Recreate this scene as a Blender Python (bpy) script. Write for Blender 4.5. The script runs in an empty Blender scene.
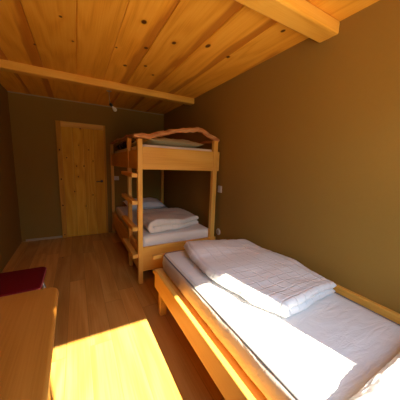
import bpy, bmesh, math, random
from mathutils import Vector, Matrix, noise
random.seed(7)
C = bpy.context.scene.collection
PI = math.pi

# ------------------------------------------------------------------ materials
def new_mat(name, rough=.6, spec=.3):
    m = bpy.data.materials.new(name); m.use_nodes = True
    nt = m.node_tree; b = nt.nodes['Principled BSDF']
    b.inputs['Roughness'].default_value = rough
    b.inputs['Specular IOR Level'].default_value = spec
    return m, nt, b
def N(nt, t, **kw):
    n = nt.nodes.new(t)
    for k, v in kw.items(): setattr(n, k, v)
    return n
def val(nt, op, a, b=None, c=None):
    n = N(nt, 'ShaderNodeMath', operation=op)
    for i, x in enumerate((a, b, c)):
        if x is None: continue
        if isinstance(x, (int, float)): n.inputs[i].default_value = x
        else: nt.links.new(x, n.inputs[i])
    return n.outputs[0]
def mixc(nt, fac, a, b, mode='MIX'):
    n = N(nt, 'ShaderNodeMix', data_type='RGBA', blend_type=mode)
    for s, x in ((n.inputs[0], fac), (n.inputs[6], a), (n.inputs[7], b)):
        if isinstance(x, (int, float)): s.default_value = x
        elif isinstance(x, tuple): s.default_value = (*x, 1)
        else: nt.links.new(x, s)
    return n.outputs[2]
def ramp(nt, x, stops):
    n = N(nt, 'ShaderNodeValToRGB'); nt.links.new(x, n.inputs[0])
    e = n.color_ramp.elements
    while len(e) < len(stops): e.new(.5)
    for el, (p, c) in zip(e, stops):
        el.position = p; el.color = (*c, 1) if len(c) == 3 else c
    return n.outputs[0]
def noise_tex(nt, vec, scale, detail=3, rough=.5, dist=0):
    n = N(nt, 'ShaderNodeTexNoise'); nt.links.new(vec, n.inputs['Vector'])
    n.inputs['Scale'].default_value = scale; n.inputs['Detail'].default_value = detail
    n.inputs['Roughness'].default_value = rough; n.inputs['Distortion'].default_value = dist
    return n.outputs[0]
def mapping(nt, vec, scale=(1,1,1), loc=(0,0,0)):
    n = N(nt, 'ShaderNodeMapping'); nt.links.new(vec, n.inputs[0])
    n.inputs['Scale'].default_value = scale; n.inputs['Location'].default_value = loc
    return n.outputs[0]
def bump(nt, b, h, strength, dist=.01):
    n = N(nt, 'ShaderNodeBump'); n.inputs['Strength'].default_value = strength
    n.inputs['Distance'].default_value = dist; nt.links.new(h, n.inputs['Height'])
    nt.links.new(n.outputs[0], b.inputs['Normal'])
def white(nt, x):
    n = N(nt, 'ShaderNodeTexWhiteNoise', noise_dimensions='1D'); nt.links.new(x, n.inputs['W']); return n.outputs[0]

def wood(name, pale, mid, dark, axis='Y', planks=None, rough=.5, spec=.22, knots=(), random_knots=.0, ring=7., tone=.18, streak=0., length=None):
    """Softwood: long fibres along axis, per-plank tone, knots.  planks = (cross axis, first seam, width)"""
    m, nt, b = new_mat(name, rough, spec)
    tc = N(nt, 'ShaderNodeTexCoord'); co = tc.outputs['Object']
    sep = N(nt, 'ShaderNodeSeparateXYZ'); nt.links.new(co, sep.inputs[0])
    ax = 'XYZ'.index(axis)
    seed = None; endj = None
    if planks:
        ca, first, w = planks
        if isinstance(first, tuple):      # seams at irregular distances
            cx = sep.outputs['XYZ'.index(ca)]; idx = None; left = None; wid = None
            for k in range(len(first)-1):
                gt = val(nt, 'GREATER_THAN', cx, first[k])
                dl = first[k] - (first[k-1] if k else 0); dw = (first[k+1]-first[k]) - (first[k]-first[k-1] if k else 0)
                idx = gt if idx is None else val(nt, 'ADD', idx, gt)
                left = val(nt, 'MULTIPLY', gt, dl) if left is None else val(nt, 'MULTIPLY_ADD', gt, dl, left)
                wid = val(nt, 'MULTIPLY', gt, dw) if wid is None else val(nt, 'MULTIPLY_ADD', gt, dw, wid)
        else:
            left, wid = first, w
            idx = val(nt, 'FLOOR', val(nt, 'DIVIDE', val(nt, 'SUBTRACT', sep.outputs['XYZ'.index(ca)], first), w))
        seed = white(nt, idx)
        if length:
            q = val(nt, 'DIVIDE', val(nt, 'ADD', sep.outputs[ax], val(nt, 'MULTIPLY', seed, length)), length)
            row = val(nt, 'FLOOR', q)
            fr = val(nt, 'FRACT', q)
            endj = val(nt, 'LESS_THAN', fr, .0022)
            seed = white(nt, val(nt, 'ADD', val(nt, 'MULTIPLY', idx, 17.31), val(nt, 'MULTIPLY', row, 3.77)))
        fx = val(nt, 'FRACT', val(nt, 'DIVIDE', val(nt, 'SUBTRACT', sep.outputs['XYZ'.index(ca)], left), wid))
    else:
        oi = N(nt, 'ShaderNodeObjectInfo'); seed = oi.outputs['Random']
    comb = N(nt, 'ShaderNodeCombineXYZ')
    for i, k in enumerate((13.7, 7.9, 5.3)): nt.links.new(val(nt, 'MULTIPLY', seed, k), comb.inputs[i])
    add = N(nt, 'ShaderNodeVectorMath', operation='ADD'); nt.links.new(co, add.inputs[0]); nt.links.new(comb.outputs[0], add.inputs[1])
    v = add.outputs[0]
    st = [1, 1, 1]; st[ax] = .11
    st2 = [1, 1, 1]; st2[ax] = .02
    # knots
    dark_k = None; warp = None
    def add_k(cur, x): return x if cur is None else val(nt, 'MAXIMUM', cur, x)
    for (kx, ky, kz, rad, asp) in knots:
        d = N(nt, 'ShaderNodeVectorMath', operation='SUBTRACT'); nt.links.new(co, d.inputs[0]); d.inputs[1].default_value = (kx, ky, kz)
        rad *= .78
        s = [1/rad]*3; s[ax] = 1/(rad*asp)
        mu = N(nt, 'ShaderNodeVectorMath', operation='MULTIPLY'); nt.links.new(d.outputs[0], mu.inputs[0]); mu.inputs[1].default_value = s
        ln = N(nt, 'ShaderNodeVectorMath', operation='LENGTH'); nt.links.new(mu.outputs[0], ln.inputs[0])
        L = ln.outputs['Value']
        dark_k = add_k(dark_k, val(nt, 'SUBTRACT', 1.0, val(nt, 'SMOOTH_MIN', val(nt, 'MULTIPLY', val(nt, 'POWER', L, 3.), .6), 1., .2)))
        warp = add_k(warp, val(nt, 'DIVIDE', 1.0, val(nt, 'ADD', 1.0, val(nt, 'MULTIPLY', L, .8))))
    if random_knots:
        s = [1, 1, 1]; s[ax] = .55
        vo = N(nt, 'ShaderNodeTexVoronoi', feature='F1'); nt.links.new(mapping(nt, v, s), vo.inputs['Vector']); vo.inputs['Scale'].default_value = 5.
        L = val(nt, 'DIVIDE', vo.outputs['Distance'], .055)
        sc = N(nt, 'ShaderNodeSeparateColor'); nt.links.new(vo.outputs['Color'], sc.inputs[0])
        keep = val(nt, 'LESS_THAN', sc.outputs[0], random_knots)
        k1 = val(nt, 'MULTIPLY', keep, val(nt, 'MAXIMUM', val(nt, 'SUBTRACT', 1.0, val(nt, 'POWER', L, 3.)), 0.))
        dark_k = add_k(dark_k, k1)
        warp = add_k(warp, val(nt, 'MULTIPLY', keep, val(nt, 'DIVIDE', 1.0, val(nt, 'ADD', 1.0, val(nt, 'MULTIPLY', L, .8)))))
    big = noise_tex(nt, mapping(nt, v, st), 3.2, 2, .5)
    phase = val(nt, 'MULTIPLY', big, ring*6)
    if warp is not None: phase = val(nt, 'ADD', phase, val(nt, 'MULTIPLY', warp, 9.))
    rings = val(nt, 'MULTIPLY_ADD', val(nt, 'SINE', phase), .5, .5)
    fib = noise_tex(nt, mapping(nt, v, st2), 140, 3, .6)
    g = val(nt, 'ADD', val(nt, 'MULTIPLY', rings, .26), val(nt, 'MULTIPLY', fib, .66))
    col = ramp(nt, g, [(.2, pale), (.5, mid), (.85, dark)])
    blot = noise_tex(nt, mapping(nt, v, st), 1.6, 2, .5)
    col = mixc(nt, val(nt, 'MULTIPLY', val(nt, 'SUBTRACT', blot, .35), .9), col, mid)
    tn = N(nt, 'ShaderNodeHueSaturation'); nt.links.new(col, tn.inputs['Color'])
    nt.links.new(val(nt, 'ADD', 1 - tone/2, val(nt, 'MULTIPLY', white(nt, val(nt, 'MULTIPLY', seed, 91.7)), tone)), tn.inputs['Value'])
    col = tn.outputs[0]
    if streak and planks:
        # red heartwood running along one side of some planks
        edge = val(nt, 'ADD', fx, val(nt, 'MULTIPLY', val(nt, 'SUBTRACT', noise_tex(nt, mapping(nt, v, st), 5.0, 3, .6), .5), 1.0))
        e = ramp(nt, edge, [(.77, (0,0,0)), (.86, (1,1,1))])
        sw = val(nt, 'GREATER_THAN', white(nt, val(nt, 'ADD', idx, 51.3)), .35)
        col = mixc(nt, val(nt, 'MULTIPLY', val(nt, 'MULTIPLY', e, sw), streak), col, (dark[0]*.72, dark[1]*.52, dark[2]*.6))
    if dark_k is not None:
        col = mixc(nt, val(nt, 'MINIMUM', val(nt, 'MULTIPLY', dark_k, 1.3), .95), col, (dark[0]*.12, dark[1]*.05, dark[2]*.15))
    if planks and length:
        sm = val(nt, 'MAXIMUM', val(nt, 'LESS_THAN', fx, .018), endj)
        col = mixc(nt, val(nt, 'MULTIPLY', sm, .55), col, tuple(c*.3 for c in dark))
    nt.links.new(col, b.inputs['Base Color'])
    bump(nt, b, fib, .12, .004)
    return m

PALE = (.80, .50, .20); MID = (.70, .37, .11); DARK = (.50, .215, .05)
def tint(c, k): return tuple(x*y for x, y in zip(c, k))
H = 2.34
SEAMS = (-.95, -.56, -.265, .045, .33, .597, .953, 1.252, 1.70)
ceil_knots = [(.464,1.72,H,.024,1.3),(.573,2.063,H,.022,1.2),(.748,1.855,H,.022,1.3),(.483,2.528,H,.024,1.2),(.666,2.419,H,.022,1.2),
              (.80,2.6,H,.018,1.3),(1.006,1.74,H,.024,1.6),(1.256,1.799,H,.022,1.2),(1.359,1.266,H,.018,1.3),(1.017,1.174,H,.016,1.2),
              (-.05,1.98,H,.014,1.2),(-.27,2.55,H,.014,1.4),(.02,2.3,H,.012,1.2),(.35,2.2,H,.012,1.2)]
M_ceil = wood('ceiling_pine', (.86,.45,.060), (.79,.365,.036), (.58,.225,.016), 'Y', ('X', SEAMS, 0), .5, .2, ceil_knots, 0, 9., .16, .7)
M_beam = wood('beam_pine', (.86,.49,.090), (.79,.40,.055), (.62,.26,.025), 'X', rough=.45, random_knots=.12, tone=.06)
M_floor = wood('floor_boards', (.66,.38,.110), (.56,.285,.060), (.38,.155,.022), 'Y', ('X', -.125, .152), .38, .4, (), .07, 8., .34, 0, 1.9)
M_bedX = wood('bed_pine_x', (.79,.455,.100), (.73,.38,.066), (.57,.25,.034), 'X', rough=.45, random_knots=.10, tone=.10)
M_bedY = wood('bed_pine_y', (.79,.455,.100), (.73,.38,.066), (.57,.25,.034), 'Y', rough=.45, random_knots=.10, tone=.10)
M_bedZ = wood('bed_pine_z', (.79,.455,.100), (.73,.38,.066), (.57,.25,.034), 'Z', rough=.45, random_knots=.06, tone=.10)
M_table = wood('table_wood', (.52,.235,.040), (.45,.185,.026), (.33,.12,.012), 'Y', rough=.36, spec=.4, random_knots=.0, tone=.05)
D = 4.43
M_door = wood('door_pine', (.76,.43,.050), (.68,.34,.028), (.52,.21,.014), 'Z', ('X', -.2, .165), .6, .1,
    [(.0,4.4,1.264,.013,1.3),(.115,4.4,1.267,.012,1.3),(.084,4.4,1.90,.014,1.2),(.2,4.4,1.55,.012,1.2),(.05,4.4,1.62,.010,1.2),
     (-.05,4.4,.82,.012,1.3),(.12,4.4,.55,.012,1.2),(.26,4.4,1.36,.011,1.2),(.02,4.4,1.08,.012,1.5),(-.14,4.4,1.4,.012,1.3),(.24,4.4,.75,.012,1.2)], 0, 8., .1)
M_jamb = wood('jamb_pine', (.66,.34,.05), (.56,.26,.03), (.42,.16,.016), 'Z', None, .6, .1,
    [(-.235,4.38,1.524,.015,1.3),(-.235,4.38,1.037,.014,1.5),(-.235,4.38,.584,.016,1.2),(-.235,4.38,.058,.014,1.2)], 0, 8., .05)
M_lintel = wood('lintel_pine', (.82,.50,.12), (.74,.40,.07), (.58,.26,.03), 'X', rough=.5, random_knots=.1, tone=.05)
M_log = wood('natural_edge_wood', (.78,.42,.17), (.52,.21,.075), (.17,.05,.022), 'X', rough=.6, random_knots=.35, ring=12., tone=.1)
M_logY = wood('natural_edge_wood_long', (.78,.42,.17), (.52,.21,.075), (.17,.05,.022), 'Y', rough=.6, random_knots=.35, ring=12., tone=.1)

def plaster(name, c, c2):
    m, nt, b = new_mat(name, .85, .12)
    co = N(nt, 'ShaderNodeTexCoord').outputs['Object']
    n1 = noise_tex(nt, co, 1.3, 4, .55); n2 = noise_tex(nt, co, 60, 4, .6)
    col = mixc(nt, val(nt, 'ADD', val(nt, 'MULTIPLY', n1, .7), val(nt, 'MULTIPLY', n2, .3)), c, c2)
    nt.links.new(col, b.inputs['Base Color']); bump(nt, b, n2, .15, .004)
    return m
M_wall = plaster('clay_plaster', (.250,.139,.026), (.300,.170,.036))

def cloth(name, c, scale=90, rough=.9, wrinkle=0., grid=None, wr_axis=(1,1,1), sheen=0.):
    m, nt, b = new_mat(name, rough, .15)
    tc = N(nt, 'ShaderNodeTexCoord'); co = tc.outputs['Object']
    w = noise_tex(nt, co, scale, 2, .5)
    h = val(nt, 'MULTIPLY', w, .06)
    col = mixc(nt, w, tuple(x*.96 for x in c), c)
    if wrinkle:
        wr = noise_tex(nt, mapping(nt, co, wr_axis), 7, 3, .55, 1.2)
        h = val(nt, 'ADD', h, val(nt, 'MULTIPLY', val(nt, 'ABSOLUTE', val(nt, 'SUBTRACT', wr, .5)), wrinkle))
    if grid:
        sp = N(nt, 'ShaderNodeSeparateXYZ'); nt.links.new(tc.outputs['UV'], sp.inputs[0])
        lines = None
        for i in (0, 1):
            f = val(nt, 'FRACT', val(nt, 'DIVIDE', sp.outputs[i], grid[i]))
            l = val(nt, 'SUBTRACT', 1., val(nt, 'MINIMUM', val(nt, 'MULTIPLY', val(nt, 'ABSOLUTE', val(nt, 'SUBTRACT', f, .5)), grid[i]/.007), 1.))
            lines = l if lines is None else val(nt, 'MAXIMUM', lines, l)
        h = val(nt, 'SUBTRACT', h, val(nt, 'MULTIPLY', lines, .35))
        col = mixc(nt, val(nt, 'MULTIPLY', lines, .11), col, tuple(x*.55 for x in c))
    nt.links.new(col, b.inputs['Base Color']); bump(nt, b, h, .55, .02)
    return m
WHITE = (.74, .735, .72)
M_sheet = cloth('white_sheet', WHITE, wrinkle=.9, wr_axis=(.5, 1.6, 1))
M_side = cloth('mattress_side', (.60,.56,.48), wrinkle=1.2)
M_side2 = cloth('bunk_mattress_side', (.82,.77,.69), wrinkle=.8)
M_pipe = cloth('piping', (.16,.16,.17))
M_duvet = cloth('white_duvet', (.78,.77,.76), wrinkle=.28, grid=(.082,.082))
M_duvet2 = cloth('cream_duvet', (.80,.74,.64), wrinkle=.5, grid=(.07,.07))
M_greige = cloth('greenish_blanket', (.46,.43,.27), wrinkle=.6)
M_pillow = cloth('white_pillow', (.80,.79,.77), wrinkle=1.6)
M_red = cloth('red_upholstery', (.13,.003,.006), rough=.75)
M_redpipe = cloth('red_piping', (.42,.10,.11), rough=.6)
def dark_pattern():
    m, nt, b = new_mat('dark_patterned_cloth', .9, .1)
    co = N(nt, 'ShaderNodeTexCoord').outputs['Object']
    n = noise_tex(nt, co, 9, 1, .4, .6)
    nt.links.new(ramp(nt, n, [(.0, (.02,.018,.035)), (.56, (.025,.02,.045)), (.60, (.40,.34,.40)), (.66, (.05,.04,.08))]), b.inputs['Base Color'])
    return m
M_dark = dark_pattern()
def plain(name, c, rough=.5, spec=.4, metal=0.):
    m, nt, b = new_mat(name, rough, spec)
    co = N(nt, 'ShaderNodeTexCoord').outputs['Object']
    n = noise_tex(nt, co, 30, 2)
    nt.links.new(mixc(nt, n, tuple(x*.94 for x in c), c), b.inputs['Base Color'])
    b.inputs['Metallic'].default_value = metal
    return m
M_plastic = plain('cream_plastic', (.60,.55,.45), .4)
M_black = plain('black_plastic', (.02,.018,.016), .4)
M_metal = plain('dark_iron', (.10,.075,.05), .4, .5, .8)
M_grey = plain('grey_metal', (.35,.33,.31), .4, .5, .6)
M_skirt = plain('pale_trim', (.42,.33,.20), .6)
def bulb_glass():
    m, nt, b = new_mat('frosted_bulb', .25, .5)
    b.inputs['Base Color'].default_value = (.78,.76,.70,1)
    return m
M_bulb = bulb_glass()
M_winframe = wood('window_pine', (.80,.50,.20), (.70,.40,.12), (.5,.24,.06), 'Z', tone=.05)

# ------------------------------------------------------------------ mesh helpers
def box(bm, x0, x1, y0, y1, z0, z1, bev=.004, seg=2):
    t = bmesh.new(); bmesh.ops.create_cube(t, size=1)
    for v in t.verts:
        v.co = ((x0+x1)/2 + v.co.x*(x1-x0), (y0+y1)/2 + v.co.y*(y1-y0), (z0+z1)/2 + v.co.z*(z1-z0))
    if bev: bmesh.ops.bevel(t, geom=list(t.edges), offset=bev, segments=seg, profile=.5, affect='EDGES')
    me = bpy.data.meshes.new('tmp'); t.to_mesh(me); t.free(); bm.from_mesh(me); bpy.data.meshes.remove(me)
def bx(*a, **k):
    bm = bmesh.new(); box(bm, *a, **k); return bm
def tube(bm, pts, rad, n=12, squash=None, cap=True):
    """tube along pts; rad number or list; squash=(a,b) scales the two cross axes"""
    pts = [Vector(p) for p in pts]; rings = []
    up = Vector((0,0,1))
    for i, p in enumerate(pts):
        t = (pts[min(i+1, len(pts)-1)] - pts[max(i-1, 0)]).normalized()
        u = up if abs(t.dot(up)) < .95 else Vector((0,1,0))
        s = t.cross(u).normalized(); w = s.cross(t).normalized()
        r = rad[i] if isinstance(rad, (list, tuple)) else rad
        a, b = squash or (1, 1)
        rings.append([bm.verts.new(p + (s*math.cos(2*PI*k/n)*a + w*math.sin(2*PI*k/n)*b)*(r if not callable(r) else r(k))) for k in range(n)])
    for A, B in zip(rings, rings[1:]):
        for k in range(n): bm.faces.new((A[k], A[(k+1)%n], B[(k+1)%n], B[k]))
    if cap:
        bm.faces.new(rings[0][::-1]); bm.faces.new(rings[-1])
def lathe(bm, prof, n=24, mat=Matrix()):
    rings = []
    for r, z in prof:
        rings.append([bm.verts.new(mat @ Vector((r*math.cos(2*PI*k/n), r*math.sin(2*PI*k/n), z))) for k in range(n)])
    for A, B in zip(rings, rings[1:]):
        for k in range(n): bm.faces.new((A[k], A[(k+1)%n], B[(k+1)%n], B[k]))
    bm.faces.new(rings[0][::-1]); bm.faces.new(rings[-1])
def obj(name, bm, mat, parent=None, smooth=False, label=None):
    bmesh.ops.recalc_face_normals(bm, faces=list(bm.faces))
    me = bpy.data.meshes.new(name)
    if parent is not None:
        off = parent_loc(parent); bmesh.ops.translate(bm, verts=list(bm.verts), vec=-off)
    bm.to_mesh(me); bm.free()
    me.materials.append(mat)
    for p in me.polygons: p.use_smooth = smooth
    o = bpy.data.objects.new(name, me); C.objects.link(o)
    if parent is not None: o.parent = parent
    if label: o['label'] = label
    return o
def parent_loc(o):
    v = Vector((0,0,0))
    while o is not None: v += o.location; o = o.parent
    return v
def tag(o, label, cat, group=None):
    o['label'] = label; o['category'] = cat
    if group: o['group'] = group
    return o
def thing(name, label, cat, loc, group=None):
    o = bpy.data.objects.new(name, None); C.objects.link(o); o.location = loc; o.empty_display_size = .1
    return tag(o, label, cat, group)
def base_at(o, loc):
    """move a single-mesh thing's origin to its base"""
    v = Vector(loc); o.data.transform(Matrix.Translation(-v)); o.location = v; return o
def struct(name, bm, mat, parent=None, smooth=False):
    o = obj(name, bm, mat, parent, smooth); o['kind'] = 'structure'; return o
def fbm(p, s, oct=3):
    v, a = 0, 1
    for _ in range(oct):
        v += a*noise.noise(Vector(p)*s); s *= 2; a *= .5
    return v

# ------------------------------------------------------------------ the room
XL, XR, YF, YT = -.845, 1.59, -.15, .10     # YT: thickness of the window wall
struct('floor', bx(XL-.05, XR+.05, YF-.05, D+.05, -.06, 0, bev=0), M_floor)
bm = bmesh.new()
for a, b in zip(SEAMS, SEAMS[1:]):
    x0, x1 = max(a, XL-.05), min(b, XR+.05)
    g = .004 if a in (.045, .597, .953) else .0015
    box(bm, x0+g, x1-.0015, YF-.05, D+.05, H, H+.03, bev=.003, seg=1)
box(bm, XL-.05, XR+.05, YF-.05, D+.05, H+.012, H+.05, bev=0)
struct('ceiling', bm, M_ceil)
struct('wall_left', bx(XL-.12, XL, YF-YT, D+.12, -.06, H+.05, bev=0), M_wall)
struct('wall_right', bx(XR, XR+.12, YF-YT, D+.12, -.06, H+.05, bev=0), M_wall)
struct('wall_back', bx(XL, XR, D, D+.12, -.06, H+.05, bev=0), M_wall)
WX0, WX1, WZ0, WZ1 = .135, 1.158, .92, 2.062
bm = bmesh.new()
box(bm, XL, WX0, YF-YT, YF, -.06, H+.05, bev=0); box(bm, WX1, XR, YF-YT, YF, -.06, H+.05, bev=0)
box(bm, WX0, WX1, YF-YT, YF, -.06, WZ0, bev=0); box(bm, WX0, WX1, YF-YT, YF, WZ1, H+.05, bev=0)
struct('wall_front', bm, M_wall)
bm = bmesh.new()
for a in ((WX0-.06, WX0, WZ0-.06, WZ1+.06), (WX1, WX1+.06, WZ0-.06, WZ1+.06), (WX0, WX1, WZ1, WZ1+.06)):
    box(bm, a[0], a[1], YF, YF+.018, a[2], a[3])
wf = struct('window_1', bm, M_winframe)
struct('window_sill', bx(WX0-.07, WX1+.07, YF-.02, YF+.05, WZ0-.03, WZ0, bev=.005), M_winframe, wf)
# ceiling beams
struct('trim_1', bx(XL, XR, 3.09, 3.205, 2.258, H, bev=.008), M_beam)
struct('trim_2', bx(XL, XR, .985, 1.125, 2.258, H, bev=.012), M_beam)
# thin cornice line and baseboard at the back wall
struct('trim_3', bx(XL, XR, D-.012, D, H-.014, H, bev=.003), M_skirt)
struct('baseboard_back', bx(-.79, -.275, D-.016, D, 0, .035, bev=.003), M_skirt)
# door
dr = bpy.data.objects.new('door_1', None); C.objects.link(dr); dr.location = (0, 0, 0); dr['kind'] = 'structure'
bm = bmesh.new(); box(bm, -.27, -.2, D-.045, D, 0, 1.99)
struct('door_jamb', bm, M_jamb, dr)
struct('door_jamb', bx(.45, .478, D-.045, D, 0, 1.99), M_jamb, dr)
struct('door_lintel', bx(-.2, .45, D-.042, D, 1.91, 1.99), M_lintel, dr)
bm = bmesh.new()
for k in range(4):
    x0 = -.2 + k*.1625
    box(bm, x0+.0012, x0+.1625-.0012, D-.032, D-.004, .005, 1.908, bev=.003, seg=1)
struct('door_leaf', bm, M_door, dr)
bm = bmesh.new()
lathe(bm, [(.024,-.002),(.024,.006),(.018,.009)], 20, Matrix.Translation((.394, D-.032, 1.0)) @ Matrix.Rotation(PI/2, 4, 'X')); tube(bm, [(.394, D-.034, 1.0), (.394, D-.085, 1.0)], .009, 10)
tube(bm, [(.398, D-.08, 1.0), (.34, D-.082, .998), (.30, D-.08, .992)], .009, 10)
struct('door_handle', bm, M_metal, dr)

# ------------------------------------------------------------------ soft goods
def ease(n):   # parameter values dense near both ends
    return [.5 - .5*math.cos(PI*i/n) for i in range(n+1)]
def slab_mesh(name, W, L, T, mp, nu=44, nv=60, edge=.05, puff=None):
    """closed soft sheet: (u in 0..W, v in 0..L) thickness T with rounded rims; mp(u,v,d) -> world point"""
    bm = bmesh.new(); uvl = bm.loops.layers.uv.new('UVMap')
    U = [W*a for a in ease(nu)]; V = [L*a for a in ease(nv)]
    def th(u, v):
        e = min(u, W-u, 1e9)/edge; f = min(v, L-v)/edge
        q = lambda t: math.sqrt(max(0, 1-(1-min(t, 1))**2))
        return T/2*q(e)*q(f)
    top = {}; bot = {}; uv = {}
    for i, u in enumerate(U):
        for j, v in enumerate(V):
            t = th(u, v); rim = i in (0, nu) or j in (0, nv)
            p = puff(u, v) if puff else 0
            k = t/(T/2)
            a = bm.verts.new(mp(u, v, t + p*k)); top[i, j] = a; uv[a] = (u, v)
            if rim: bot[i, j] = a
            else:
                a2 = bm.verts.new(mp(u, v, -t)); bot[i, j] = a2; uv[a2] = (u, v)
    for i in range(nu):
        for j in range(nv):
            for g, o in ((top, 1), (bot, -1)):
                q = [g[i, j], g[i+1, j], g[i+1, j+1], g[i, j+1]][::o]
                if len(set(q)) > 2:
                    try: f = bm.faces.new(list(dict.fromkeys(q)))
                    except ValueError: continue
                    for l in f.loops: l[uvl].uv = uv[l.vert]
    return bm
def folded_duvet(xr, xl, y0, y1, zb, T, a_bottom, skew, seed, puffamp=.012, rise=None, quilt=.082):
    """duvet folded once: bottom layer lies on zb, rounded fold along the left edge, top layer comes back to the right.
       xl(yn)/xr(yn) edges as functions of 0..1 along the length; y0(xn)/y1(xn) ends as functions of 0..1 across"""
    R = T*.49; Wn = 1.0
    arc = PI*R; Lb = a_bottom; W = Lb + arc + Lb; L = 1.2
    def mp(u, v, d):
        yn = v/L
        if u < Lb: px = Lb-u; pz = 0; nx, nz = 0, -1          # bottom layer (d>0 faces down/outwards)
        elif u < Lb+arc:
            t = (u-Lb)/R; px = -R*math.sin(t); pz = R - R*math.cos(t); nx, nz = -math.sin(t), -math.cos(t)
        else: px = u-Lb-arc; pz = 2*R; nx, nz = 0, 1
        X = px + nx*d; Z = pz + nz*d
        l, r = xl(yn), xr(yn)
        xn = (X + R + T/2)/(Lb + R + T/2)
        x = l + xn*(r-l); xc = min(max(xn, 0), 1)
        y = y0(xc) + yn*(y1(xc)-y0(xc))
        z = zb + T/2 + Z
        hgt = max(0, min(1, Z/(2*R)))
        if rise: z += rise(xc, yn)*(.35 + .65*hgt)*(hgt > .02)
        wv = fbm((x+seed, y, 0), 3.2, 3)
        z += wv*puffamp*1.0*hgt
        x += .006*noise.noise(Vector((x*5+seed, y*7, 3)))*1.0; y += .012*noise.noise(Vector((x*6, y*3+seed, 8)))
        if z < zb + .001: z = zb + .001
        return Vector((x, y, z))
    def puff(u, v):
        q = abs(math.sin(PI*u/(quilt*1.0)))*abs(math.sin(PI*v/(quilt*1.0)))
        return puffamp*(.42*q**.5 - .25 + .55*fbm((u*1.2+seed, v*1.2, 5), 3, 2))
    return slab_mesh('d', W, L, T, mp, 72, 84, .035, puff)
def mattress(x0, x1, y0, y1, z0, z1, r=.035, rc=.05, sag=.004, seed=0):
    """soft box: rounded plan corners and rounded rims"""
    bm = bmesh.new()
    prof = []
    for k in range(6):
        a = PI/2*k/5; prof.append((-r + r*math.sin(a), z0 + r - r*math.cos(a)))
    h0, h1 = z0+r, z1-r
    for k in range(1, 4): prof.append((0.004*math.sin(PI*k/4), h0 + (h1-h0)*k/4))
    for k in range(6):
        a = PI/2*k/5; prof.append((-r + r*math.cos(a), z1 - r + r*math.sin(a)))
    loop = []
    for cx, cy, a0 in ((x1-rc, y1-rc, 0), (x0+rc, y1-rc, PI/2), (x0+rc, y0+rc, PI), (x1-rc, y0+rc, 1.5*PI)):
        for k in range(7):
            a = a0 + PI/2*k/6; loop.append((cx, cy, math.cos(a), math.sin(a)))
    n2 = []
    for i, (cx, cy, ca, sa) in enumerate(loop):
        n2.append((cx, cy, ca, sa)); nx = loop[(i+1) % len(loop)]
        d = math.hypot(nx[0]-cx, nx[1]-cy)
        if d > .1:
            m = int(d/.04)
            for k in range(1, m): n2.append((cx+(nx[0]-cx)*k/m, cy+(nx[1]-cy)*k/m, ca, sa))
    rings = []
    for off, z in prof:
        ring = []
        for cx, cy, ca, sa in n2:
            x, y = cx + ca*(rc+off), cy + sa*(rc+off)
            w = -.004 + .004*fbm((x*2+seed, y*2, z*9), 3.5, 2)
            ring.append(bm.verts.new((x + ca*w, y + sa*w, z)))
        rings.append(ring)
    for A, B in zip(rings, rings[1:]):
        for k in range(len(A)): bm.faces.new((A[k], A[(k+1) % len(A)], B[(k+1) % len(A)], B[k]))
    bm.faces.new(rings[0][::-1]); bm.faces.new(rings[-1])
    pip = [(cx + ca*(rc-r*.42-.004), cy + sa*(rc-r*.42-.004), z1-r*.19+.001) for cx, cy, ca, sa in n2]
    return bm, pip

def closed_tube(pts, r, n=6):
    bm = bmesh.new(); pts = [Vector(p) for p in pts]; m = len(pts); rings = []
    for i, p in enumerate(pts):
        t = (pts[(i+1) % m]-pts[i-1]).normalized(); s = t.cross(Vector((0,0,1))).normalized(); w = s.cross(t)
        rings.append([bm.verts.new(p + s*math.cos(2*PI*k/n)*r + w*math.sin(2*PI*k/n)*r) for k in range(n)])
    for i in range(m):
        A, B = rings[i], rings[(i+1) % m]
        for k in range(n): bm.faces.new((A[k], A[(k+1) % n], B[(k+1) % n], B[k]))
    return bm
def sheet_top(x0, x1, y0, y1, z, amp, seed, nx=50, ny=90):
    """fitted sheet: a thin shell lying over a mattress top, faint wrinkles, rims turned down"""
    bm = bmesh.new(); g = {}
    for i in range(nx+1):
        for j in range(ny+1):
            x = x0 + (x1-x0)*i/nx; y = y0 + (y1-y0)*j/ny
            e = min(i, nx-i, j, ny-j)
            w = 0 if e == 0 else amp*(1-abs(fbm((x*.9+seed, y*2.4, 1), 3.2, 3)))*1.0
            g[i, j] = bm.verts.new((x, y, z + w + (-.008 if e == 0 else 0)))
    for i in range(nx):
        for j in range(ny): bm.faces.new((g[i, j], g[i+1, j], g[i+1, j+1], g[i, j+1]))
    return bm
def pillow_mesh(cx, cy, zb, W, L, T, rot=0., tilt=0., seed=0, crumple=.01, n=40, pw=2.6):
    def mp(u, v, d):
        a, b = 2*u/W-1, 2*v/L-1
        k = (max(0, 1-abs(a)**pw)*max(0, 1-abs(b)**pw))**.45
        pin = 1 - .07*(1-abs(b)**2)*abs(a)**3; pin2 = 1 - .07*(1-abs(a)**2)*abs(b)**3
        x, y = a*W/2*pin, b*L/2*pin2
        z = d/(T/2)*(T/2)*k if T else 0
        c = fbm((x*1.3+seed, y*1.3, d*2), 6, 4)
        z += (crumple*c*k if d > 0 else 0) + (.006*c*(1-k))
        x += crumple*.6*noise.noise(Vector((x*9, y*9+seed, 4))); 
        zz = zb + T/2*.86 + z
        X = cx + x*math.cos(rot) - y*math.sin(rot); Y = cy + x*math.sin(rot) + y*math.cos(rot)
        return Vector((X, Y, max(zz + tilt*(y/L), zb+.001)))
    return slab_mesh('p', W, L, T, mp, n, n, .06)
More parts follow.
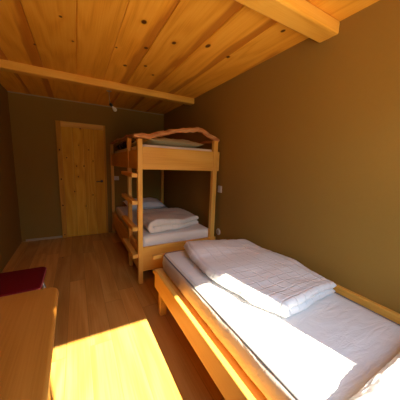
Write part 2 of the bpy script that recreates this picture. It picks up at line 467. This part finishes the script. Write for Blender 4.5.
def lin(*pts):
    def f(t):
        for (a, va), (b, vb) in zip(pts, pts[1:]):
            if t <= b:
                k = (t-a)/(b-a); k = k*k*(3-2*k) if len(pts) > 2 else k
                return va + (vb-va)*k
        return pts[-1][1]
    return f

# ------------------------------------------------------------------ single bed by the right wall
bed = thing('single_bed', 'low pine single bed frame along the right wall in front of the bunk bed', 'bed', (1.07, .9, 0))
obj('side_rail', bx(.56, .592, -.112, 1.765, .262, .428, bev=.008, seg=3), M_bedY, bed)
obj('side_rail', bx(1.557, 1.589, -.09, 1.60, .262, .549, bev=.005), M_bedY, bed)
obj('foot_board', bx(.60, 1.55, 1.925, 1.96, .445, .482, bev=.004), M_bedX, bed)
obj('head_board', bx(.594, 1.55, -.147, -.118, .262, .62, bev=.004), M_bedX, bed)
for (x0, x1, y0, y1) in ((.596, .655, 1.70, 1.76), (.596, .655, -.05, .01), (1.49, 1.55, 1.86, 1.92), (1.49, 1.55, -.05, .01)):
    obj('leg', bx(x0, x1, y0, y1, 0, .30 if x0 < 1 else .30, bev=.005), M_bedZ, bed)
obj('slat_base', bx(.594, 1.55, -.115, 1.922, .318, .348, bev=.004), M_bedY, bed)
mt = thing('mattress', 'white sheeted mattress with dark piping on the single bed', 'mattress', (1.1, .9, .352))
bm, pip = mattress(.660, 1.553, -.095, 1.903, .352, .512, r=.034, rc=.08, seed=3)
mb = obj('mattress_body', bm, M_side, mt, True)
obj('piping', closed_tube([(p[0], p[1], p[2]) for p in pip], .0055), M_pipe, mb, True, 'dark grey piping along the top edge')
obj('sheet', sheet_top(.694, 1.521, -.065, 1.872, .5135, .005, 4), M_sheet, mt, True, 'smooth white fitted sheet')
bm = folded_duvet(lin((0, 1.495), (.45, 1.545), (1, 1.50)), lin((0, .95), (.2, .86), (.5, .79), (.8, .815), (1, .86)),
                  lin((0, .70), (1, .735)), lin((0, 1.835), (1, 1.66)), .5205, .049, .55, 0, 2.3, .012,
                  rise=lambda x, y: .022*max(0, 1-((y-.88)/.22)**2)*max(0, 1-((x-.32)/.5)**2) - .012*(1-y)*(x > .9))
tag(base_at(obj('duvet', bm, M_duvet, None, True), (1.2, 1.2, .52)), 'white quilted duvet folded flat on the single bed mattress', 'duvet')
bm = pillow_mesh(1.13, .10, .521, .86, .41, .135, .03, 0, 5.1, .032, 72, 5.)
tag(base_at(obj('pillow', bm, M_pillow, None, True), (1.15, .085, .52)), 'crumpled white sunlit pillow at the window end of the single bed', 'pillow')

# ------------------------------------------------------------------ bunk bed
bk = thing('bunk_bed', 'pine bunk bed with ladder and natural edge rails in the far corner by the door', 'bunk bed', (1.06, 3.36, 0))
X0, X1, Y0, Y1 = .553, 1.575, 2.31, 4.405
obj('post', bx(X0, X0+.05, Y0, Y0+.06, 0, 1.60, bev=.005), M_bedZ, bk)
obj('post', bx(1.478, 1.536, Y0, Y0+.06, 0, 1.652, bev=.005), M_bedZ, bk)
obj('post', bx(X0, X0+.05, Y1-.055, Y1, 0, 1.672, bev=.005), M_bedZ, bk)
obj('post', bx(1.525, X1, Y1-.055, Y1, 0, 1.672, bev=.005), M_bedZ, bk)
for z0, z1, nm in ((1.288, 1.523, 'upper_board'), (.142, .424, 'lower_board')):
    obj('end_board', bx(X0+.051, 1.477, Y0+.008, Y0+.04, z0, z1, bev=.004), M_bedX, bk)
    obj('end_board', bx(X0+.051, 1.524, Y1-.045, Y1-.01, z0, z1, bev=.004), M_bedX, bk)
    obj('side_board', bx(X0+.010, X0+.042, Y0+.061, Y1-.056, z0, z1-(.028 if z0 > 1 else 0), bev=.004), M_bedY, bk)
    obj('side_board', bx(1.538, 1.57, Y0+.01, Y1-.056, z0, z1, bev=.004), M_bedY, bk)
    bm = bmesh.new()
    box(bm, X0+.043, 1.537, Y0+.041, Y1-.046, z1-.075, z1-.05, bev=.003)
    obj('slat_base', bm, M_bedX, bk)
# wavy natural edge rails
def log(pts, r, squash, seed):
    P = []
    pts = [Vector(p) for p in pts]
    for a, b in zip(pts, pts[1:]):
        m = max(2, int((b-a).length/.022))
        P += [a + (b-a)*(k/m) for k in range(m)]
    P.append(pts[-1])
    for i in range(3, len(P)-3):
        s = noise.noise(Vector((i*.22, seed, 0)))*.014 + noise.noise(Vector((i*.55, seed, 5)))*.009
        P[i] = P[i] + Vector((0, 0, s))
    bm = bmesh.new(); n = 14
    rads = []
    for i in range(len(P)):
        e = min(i, len(P)-1-i); k0 = min(1, .72+.1*e)
        rads.append((lambda i, k0: (lambda k: r*k0*(1 + .42*noise.noise(Vector((i*.28, math.cos(2*PI*k/n)*1.4+seed, math.sin(2*PI*k/n)*1.4)))+ .22*noise.noise(Vector((i*.8, k*.9+seed, 2))))))(i, k0))
    tube(bm, P, rads, n, squash)
    return bm
obj('natural_edge_rail', log([(.515,2.335,1.628),(.60,2.335,1.630),(.69,2.337,1.642),(.795,2.339,1.663),(.909,2.34,1.70),(1.027,2.34,1.732),(1.151,2.34,1.752),(1.265,2.34,1.768),
                              (1.30,2.34,1.762),(1.365,2.338,1.728),(1.452,2.336,1.69),(1.555,2.336,1.662)], .024, (1.15, 1), 1.3), M_log, bk, True, 'reddish wavy natural edge rail over the near end')
obj('natural_edge_rail', log([(.578,2.37,1.622),(.578,2.6,1.650),(.578,2.85,1.672),(.578,3.2,1.668),(.578,3.7,1.69),(.578,4.1,1.685),(.578,4.40,1.690)], .020, (1, 1), 6.1), M_logY, bk, True, 'pale natural edge rail along the ladder side')
obj('natural_edge_rail', log([(1.54,2.40,1.655),(1.54,2.7,1.66),(1.54,3.1,1.62),(1.54,3.6,1.61),(1.545,4.1,1.66),(1.55,4.39,1.70)], .017, (1, 1), 9.4), M_logY, bk, True, 'thin natural edge rail along the wall side')
lad = obj('ladder', bx(X0, X0+.046, 2.815, 2.875, 0, 1.655, bev=.005), M_bedZ, bk)
for z in (1.225, .935, .645, .335):
    obj('rung', bx(.492, .552, 2.318, 2.945, z-.023, z+.02, bev=.005), M_bedY, lad)
# upper bunk bedding
mt = thing('mattress', 'thin white mattress on the upper bunk', 'mattress', (1.06, 3.36, 1.474))
bm, pip = mattress(.608, 1.525, 2.376, 4.335, 1.474, 1.555, seed=11)
obj('mattress_body', bm, M_side2, mt, True); obj('piping', closed_tube(pip, .003), M_side2, mt.children[0], True)
bm = pillow_mesh(1.06, 2.95, 1.557, .74, .95, .13, .05, 0, 3.3, .02, 48)
tag(base_at(obj('blanket', bm, M_greige, None, True), (1.06, 2.95, 1.557)), 'greenish beige blanket heaped on the upper bunk', 'blanket')
bm = pillow_mesh(.83, 3.85, 1.557, .42, .86, .15, 0, 0, 8.2, .02, 40)
tag(base_at(obj('pillow', bm, M_dark, None, True), (.83, 3.85, 1.557)), 'dark patterned pillow at the door end of the upper bunk', 'pillow')
# lower bunk bedding
mt = thing('mattress', 'white mattress on the lower bunk', 'mattress', (1.06, 3.36, .375))
bm, pip = mattress(.608, 1.525, 2.376, 4.335, .375, .522, seed=17)
mb = obj('mattress_body', bm, M_side2, mt, True); obj('piping', closed_tube(pip, .003), M_side2, mb, True)
obj('sheet', sheet_top(.64, 1.495, 2.41, 4.30, .5235, .005, 14), M_sheet, mt, True, 'white fitted sheet')
bm = folded_duvet(lin((0, 1.46), (1, 1.48)), lin((0, .70), (.4, .69), (1, .80)), lin((0, 2.43), (.5, 2.47), (1, 2.60)), lin((0, 3.35), (1, 3.35)), .531, .062, .6, 0, 7.7, .018, quilt=.07,
                  rise=lambda x, y: .03*max(0, 1-((x-.25)/.35)**2)*max(0, 1-((y-.1)/.5)**2))
tag(base_at(obj('duvet', bm, M_duvet2, None, True), (1.1, 2.9, .523)), 'cream quilted duvet folded on the lower bunk', 'duvet')
bm = pillow_mesh(1.08, 4.05, .531, .70, .44, .17, 0, .05, 9.9, .012, 40)
tag(base_at(obj('pillow', bm, M_pillow, None, True), (1.08, 4.05, .523)), 'white pillow at the door end of the lower bunk', 'pillow')

# ------------------------------------------------------------------ table and stool by the left wall
tb = thing('table', 'brown wooden table with rounded corners against the left wall', 'table', (-.47, .68, 0))
def round_top(x0, x1, y0, y1, z0, z1, r, b=.012):
    bm = bmesh.new(); loop = []
    for cx, cy, a0, rr in ((x1-r, y1-r, 0, r), (x0+r, y1-r, PI/2, r), (x0+r, y0+r, PI, r), (x1-r, y0+r, 1.5*PI, r)):
        for k in range(11):
            a = a0 + PI/2*k/10; loop.append((cx, cy, math.cos(a), math.sin(a)))
    prof = [(-b, z0)] + [(-b + b*math.sin(t*PI/8), z0 + b - b*math.cos(t*PI/8)) for t in range(1, 5)] + [(-b + b*math.cos(t*PI/8), z1 - b + b*math.sin(t*PI/8)) for t in range(0, 5)]
    rings = [[bm.verts.new((cx+ca*(r+o), cy+sa*(r+o), z)) for cx, cy, ca, sa in loop] for o, z in prof]
    for A, B in zip(rings, rings[1:]):
        for k in range(len(A)): bm.faces.new((A[k], A[(k+1) % len(A)], B[(k+1) % len(A)], B[k]))
    bm.faces.new(rings[0][::-1]); bm.faces.new(rings[-1])
    return bm
bm = round_top(-.835, -.094, .06, 1.215, .708, .74, .05)
bmesh.ops.rotate(bm, verts=list(bm.verts), cent=(-.094, .6, .72), matrix=Matrix.Rotation(math.radians(.9), 3, 'Z'))
obj('tabletop', bm, M_table, tb, True)
obj('apron', bx(-.79, -.17, 1.08, 1.105, .62, .707), M_table, tb)
obj('apron', bx(-.79, -.17, .16, .185, .62, .707), M_table, tb)
for x in (-.80, -.215):
    for y in (.13, 1.06):
        obj('leg', bx(x, x+.055, y, y+.055, 0, .706, bev=.006), M_bedZ, tb)
stl = thing('stool', 'dark red upholstered stool beside the left wall behind the table', 'stool', (-.46, 1.98, 0))
bm = bmesh.new()
sx0, sx1, sy0, sy1 = -.70, -.262, 1.78, 2.165
st = round_top(sx0, sx1, sy0, sy1, .405, .46, .035, .02)
obj('seat', st, M_red, stl, True)
loop = []
for cx, cy, a0 in ((sx1-.035, sy1-.035, 0), (sx0+.035, sy1-.035, PI/2), (sx0+.035, sy0+.035, PI), (sx1-.035, sy0+.035, 1.5*PI)):
    for k in range(7):
        a = a0 + PI/2*k/6; loop.append((cx+.034*math.cos(a), cy+.034*math.sin(a), .445))
obj('piping', closed_tube(loop, .004), M_redpipe, stl, True, 'pale red piping round the seat')
for sx, fx in ((sx0+.05, sx0+.01), (sx1-.05, sx1+.03)):
    for sy, fy in ((sy0+.05, sy0-.05), (sy1-.05, sy1+.03)):
        bm = bmesh.new(); tube(bm, [(sx, sy, .405), (sx+(fx-sx)*.5, sy+(fy-sy)*.5, .2), (fx, fy, .02)], .011, 12)
        lg = obj('leg', bm, M_grey, stl, True)
        bm = bmesh.new(); lathe(bm, [(.012,0),(.016,.004),(.016,.022),(.011,.03)], 14, Matrix.Translation((fx, fy, 0)))
        obj('foot_cap', bm, M_grey, lg, True)

# ------------------------------------------------------------------ bare bulb
pb = thing('pendant_bulb', 'bare unlit bulb hanging on a short cord behind the far ceiling beam', 'lamp', (.44, 3.45, H))
bm = bmesh.new(); tube(bm, [(.44,3.45,H), (.440,3.45,2.27), (.441,3.45,2.20), (.444,3.45,2.172), (.452,3.45,2.158)], .0045, 8)
obj('cord', bm, M_skirt, pb, True)
bm = bmesh.new(); lathe(bm, [(.012,0),(.032,-.004),(.034,-.016),(.03,-.02)], 20, Matrix.Translation((.44,3.45,H)))
obj('ceiling_rose', bm, M_plastic, pb, True)
d = Vector((.075, 0, -.085)).normalized()
mat = Matrix.Translation((.446,3.45,2.163)) @ Matrix.Scale(.86, 4) @ d.to_track_quat('Z', 'Y').to_matrix().to_4x4()
bm = bmesh.new(); lathe(bm, [(.010,0),(.019,.006),(.021,.03),(.021,.048),(.018,.055)], 20, mat); obj('socket', bm, M_black, pb, True)
bm = bmesh.new(); lathe(bm, [(.013,.05),(.0135,.066),(.018,.078),(.026,.094),(.030,.110),(.0295,.122),(.025,.134),(.016,.143),(.004,.1465)], 24, mat)
obj('bulb', bm, M_bulb, pb, True)

# ------------------------------------------------------------------ switches and socket
def plate(name, label, cat, c, axis, w, h, roundish=False, rocker=True):
    """wall plate on the right wall (axis X) or back wall (axis Y)"""
    t = thing(name, label, cat, c)
    x, y, z = c; th = .010
    if axis == 'X':
        if roundish:
            bm = bmesh.new(); lathe(bm, [(w*.5,0),(w*.5,.007),(w*.46,.011),(w*.36,.012)], 28, Matrix.Translation(c) @ Matrix.Rotation(-PI/2, 4, 'Y'))
            obj('cover_plate', bm, M_plastic, t, False)
            bm = bmesh.new(); lathe(bm, [(w*.33,.0121),(w*.33,.014),(w*.30,.0145)], 24, Matrix.Translation(c) @ Matrix.Rotation(-PI/2, 4, 'Y'))
            obj('socket_face', bm, M_skirt, t)
        else:
            obj('cover_plate', bx(x-th, x, y-w/2, y+w/2, z-h/2, z+h/2, bev=.003), M_plastic, t)
            obj('rocker', bx(x-th-.005, x-th, y-w*.3, y+w*.3, z-h*.32, z+h*.32, bev=.002), M_plastic, t)
    else:
        obj('cover_plate', bx(x-w/2, x+w/2, y-th, y, z-h/2, z+h/2, bev=.003), M_plastic, t)
        obj('rocker', bx(x-w*.3, x+w*.3, y-th-.005, y-th, z-h*.3, z+h*.3, bev=.002), M_plastic, t)
plate('light_switch', 'cream light switch on the right wall beside the bunk post', 'light switch', (XR, 2.30, 1.06), 'X', .08, .085)
plate('wall_socket', 'round cream socket low on the right wall under the light switch', 'socket', (XR, 2.29, .50), 'X', .085, .085, True)
plate('light_switch', 'light switch on the back wall just beside the door under the upper bunk', 'light switch', (.645, D, 1.055), 'Y', .11, .075)

# ------------------------------------------------------------------ light
sun = bpy.data.lights.new('sun', 'SUN'); sun.energy = 19; sun.color = (1, .88, .68); sun.angle = math.radians(.8)
so = bpy.data.objects.new('sun', sun); C.objects.link(so)
so.rotation_euler = Vector((-.21, 1, -1.05)).to_track_quat('-Z', 'Y').to_euler()
so.location = (2, -4, 5)
por = bpy.data.lights.new('window_portal', 'AREA'); por.shape = 'RECTANGLE'; por.size = WX1-WX0; por.size_y = WZ1-WZ0
por.cycles.is_portal = True
po = bpy.data.objects.new('window_portal', por); C.objects.link(po)
po.location = ((WX0+WX1)/2, YF-YT-.01, (WZ0+WZ1)/2); po.rotation_euler = (PI/2, 0, 0)
po.rotation_euler = Vector((0, 1, 0)).to_track_quat('-Z', 'Z').to_euler()
w = bpy.data.worlds.new('sky'); bpy.context.scene.world = w; w.use_nodes = True
nt = w.node_tree; bg = nt.nodes['Background']
tc = N(nt, 'ShaderNodeTexCoord'); sp = N(nt, 'ShaderNodeSeparateXYZ'); nt.links.new(tc.outputs['Generated'], sp.inputs[0])
nt.links.new(ramp(nt, val(nt, 'MULTIPLY_ADD', sp.outputs[2], .5, .5),
    [(.0, (1.25,1.0,.68)), (.36, (1.1,.90,.60)), (.46, (.32,.34,.26)), (.54, (.32,.36,.34)), (.64, (.74,.93,1.12)), (1., (.52,.76,1.12))]), bg.inputs[0])
bg.inputs[1].default_value = 4.6

# ------------------------------------------------------------------ camera
cam = bpy.data.cameras.new('camera'); co = bpy.data.objects.new('camera', cam); C.objects.link(co)
cam.sensor_width = 36; cam.lens = 218.649/400*36; cam.clip_start = .02
r = Vector((0.8728984319777612, -0.4865993808031435, 0.035628219893272146))
u = Vector((0.04522687477671885, 0.15340763941507624, 0.9871274618644875))
f = Vector((0.48580125282742637, 0.8600506605840679, -0.15591665716084252))
co.matrix_world = Matrix(((r.x, u.x, -f.x, 0), (r.y, u.y, -f.y, 0), (r.z, u.z, -f.z, 1.35), (0, 0, 0, 1)))
sc = bpy.context.scene; sc.camera = co
sc.view_settings.view_transform = 'Standard'; sc.view_settings.look = 'None'
sc.view_settings.gamma = 1; sc.view_settings.use_curve_mapping = False
sc.view_settings.exposure = 0.72
sc.cycles.use_denoising = True
sc.cycles.max_bounces = 16; sc.cycles.diffuse_bounces = 12
sc.cycles.sample_clamp_indirect = 0
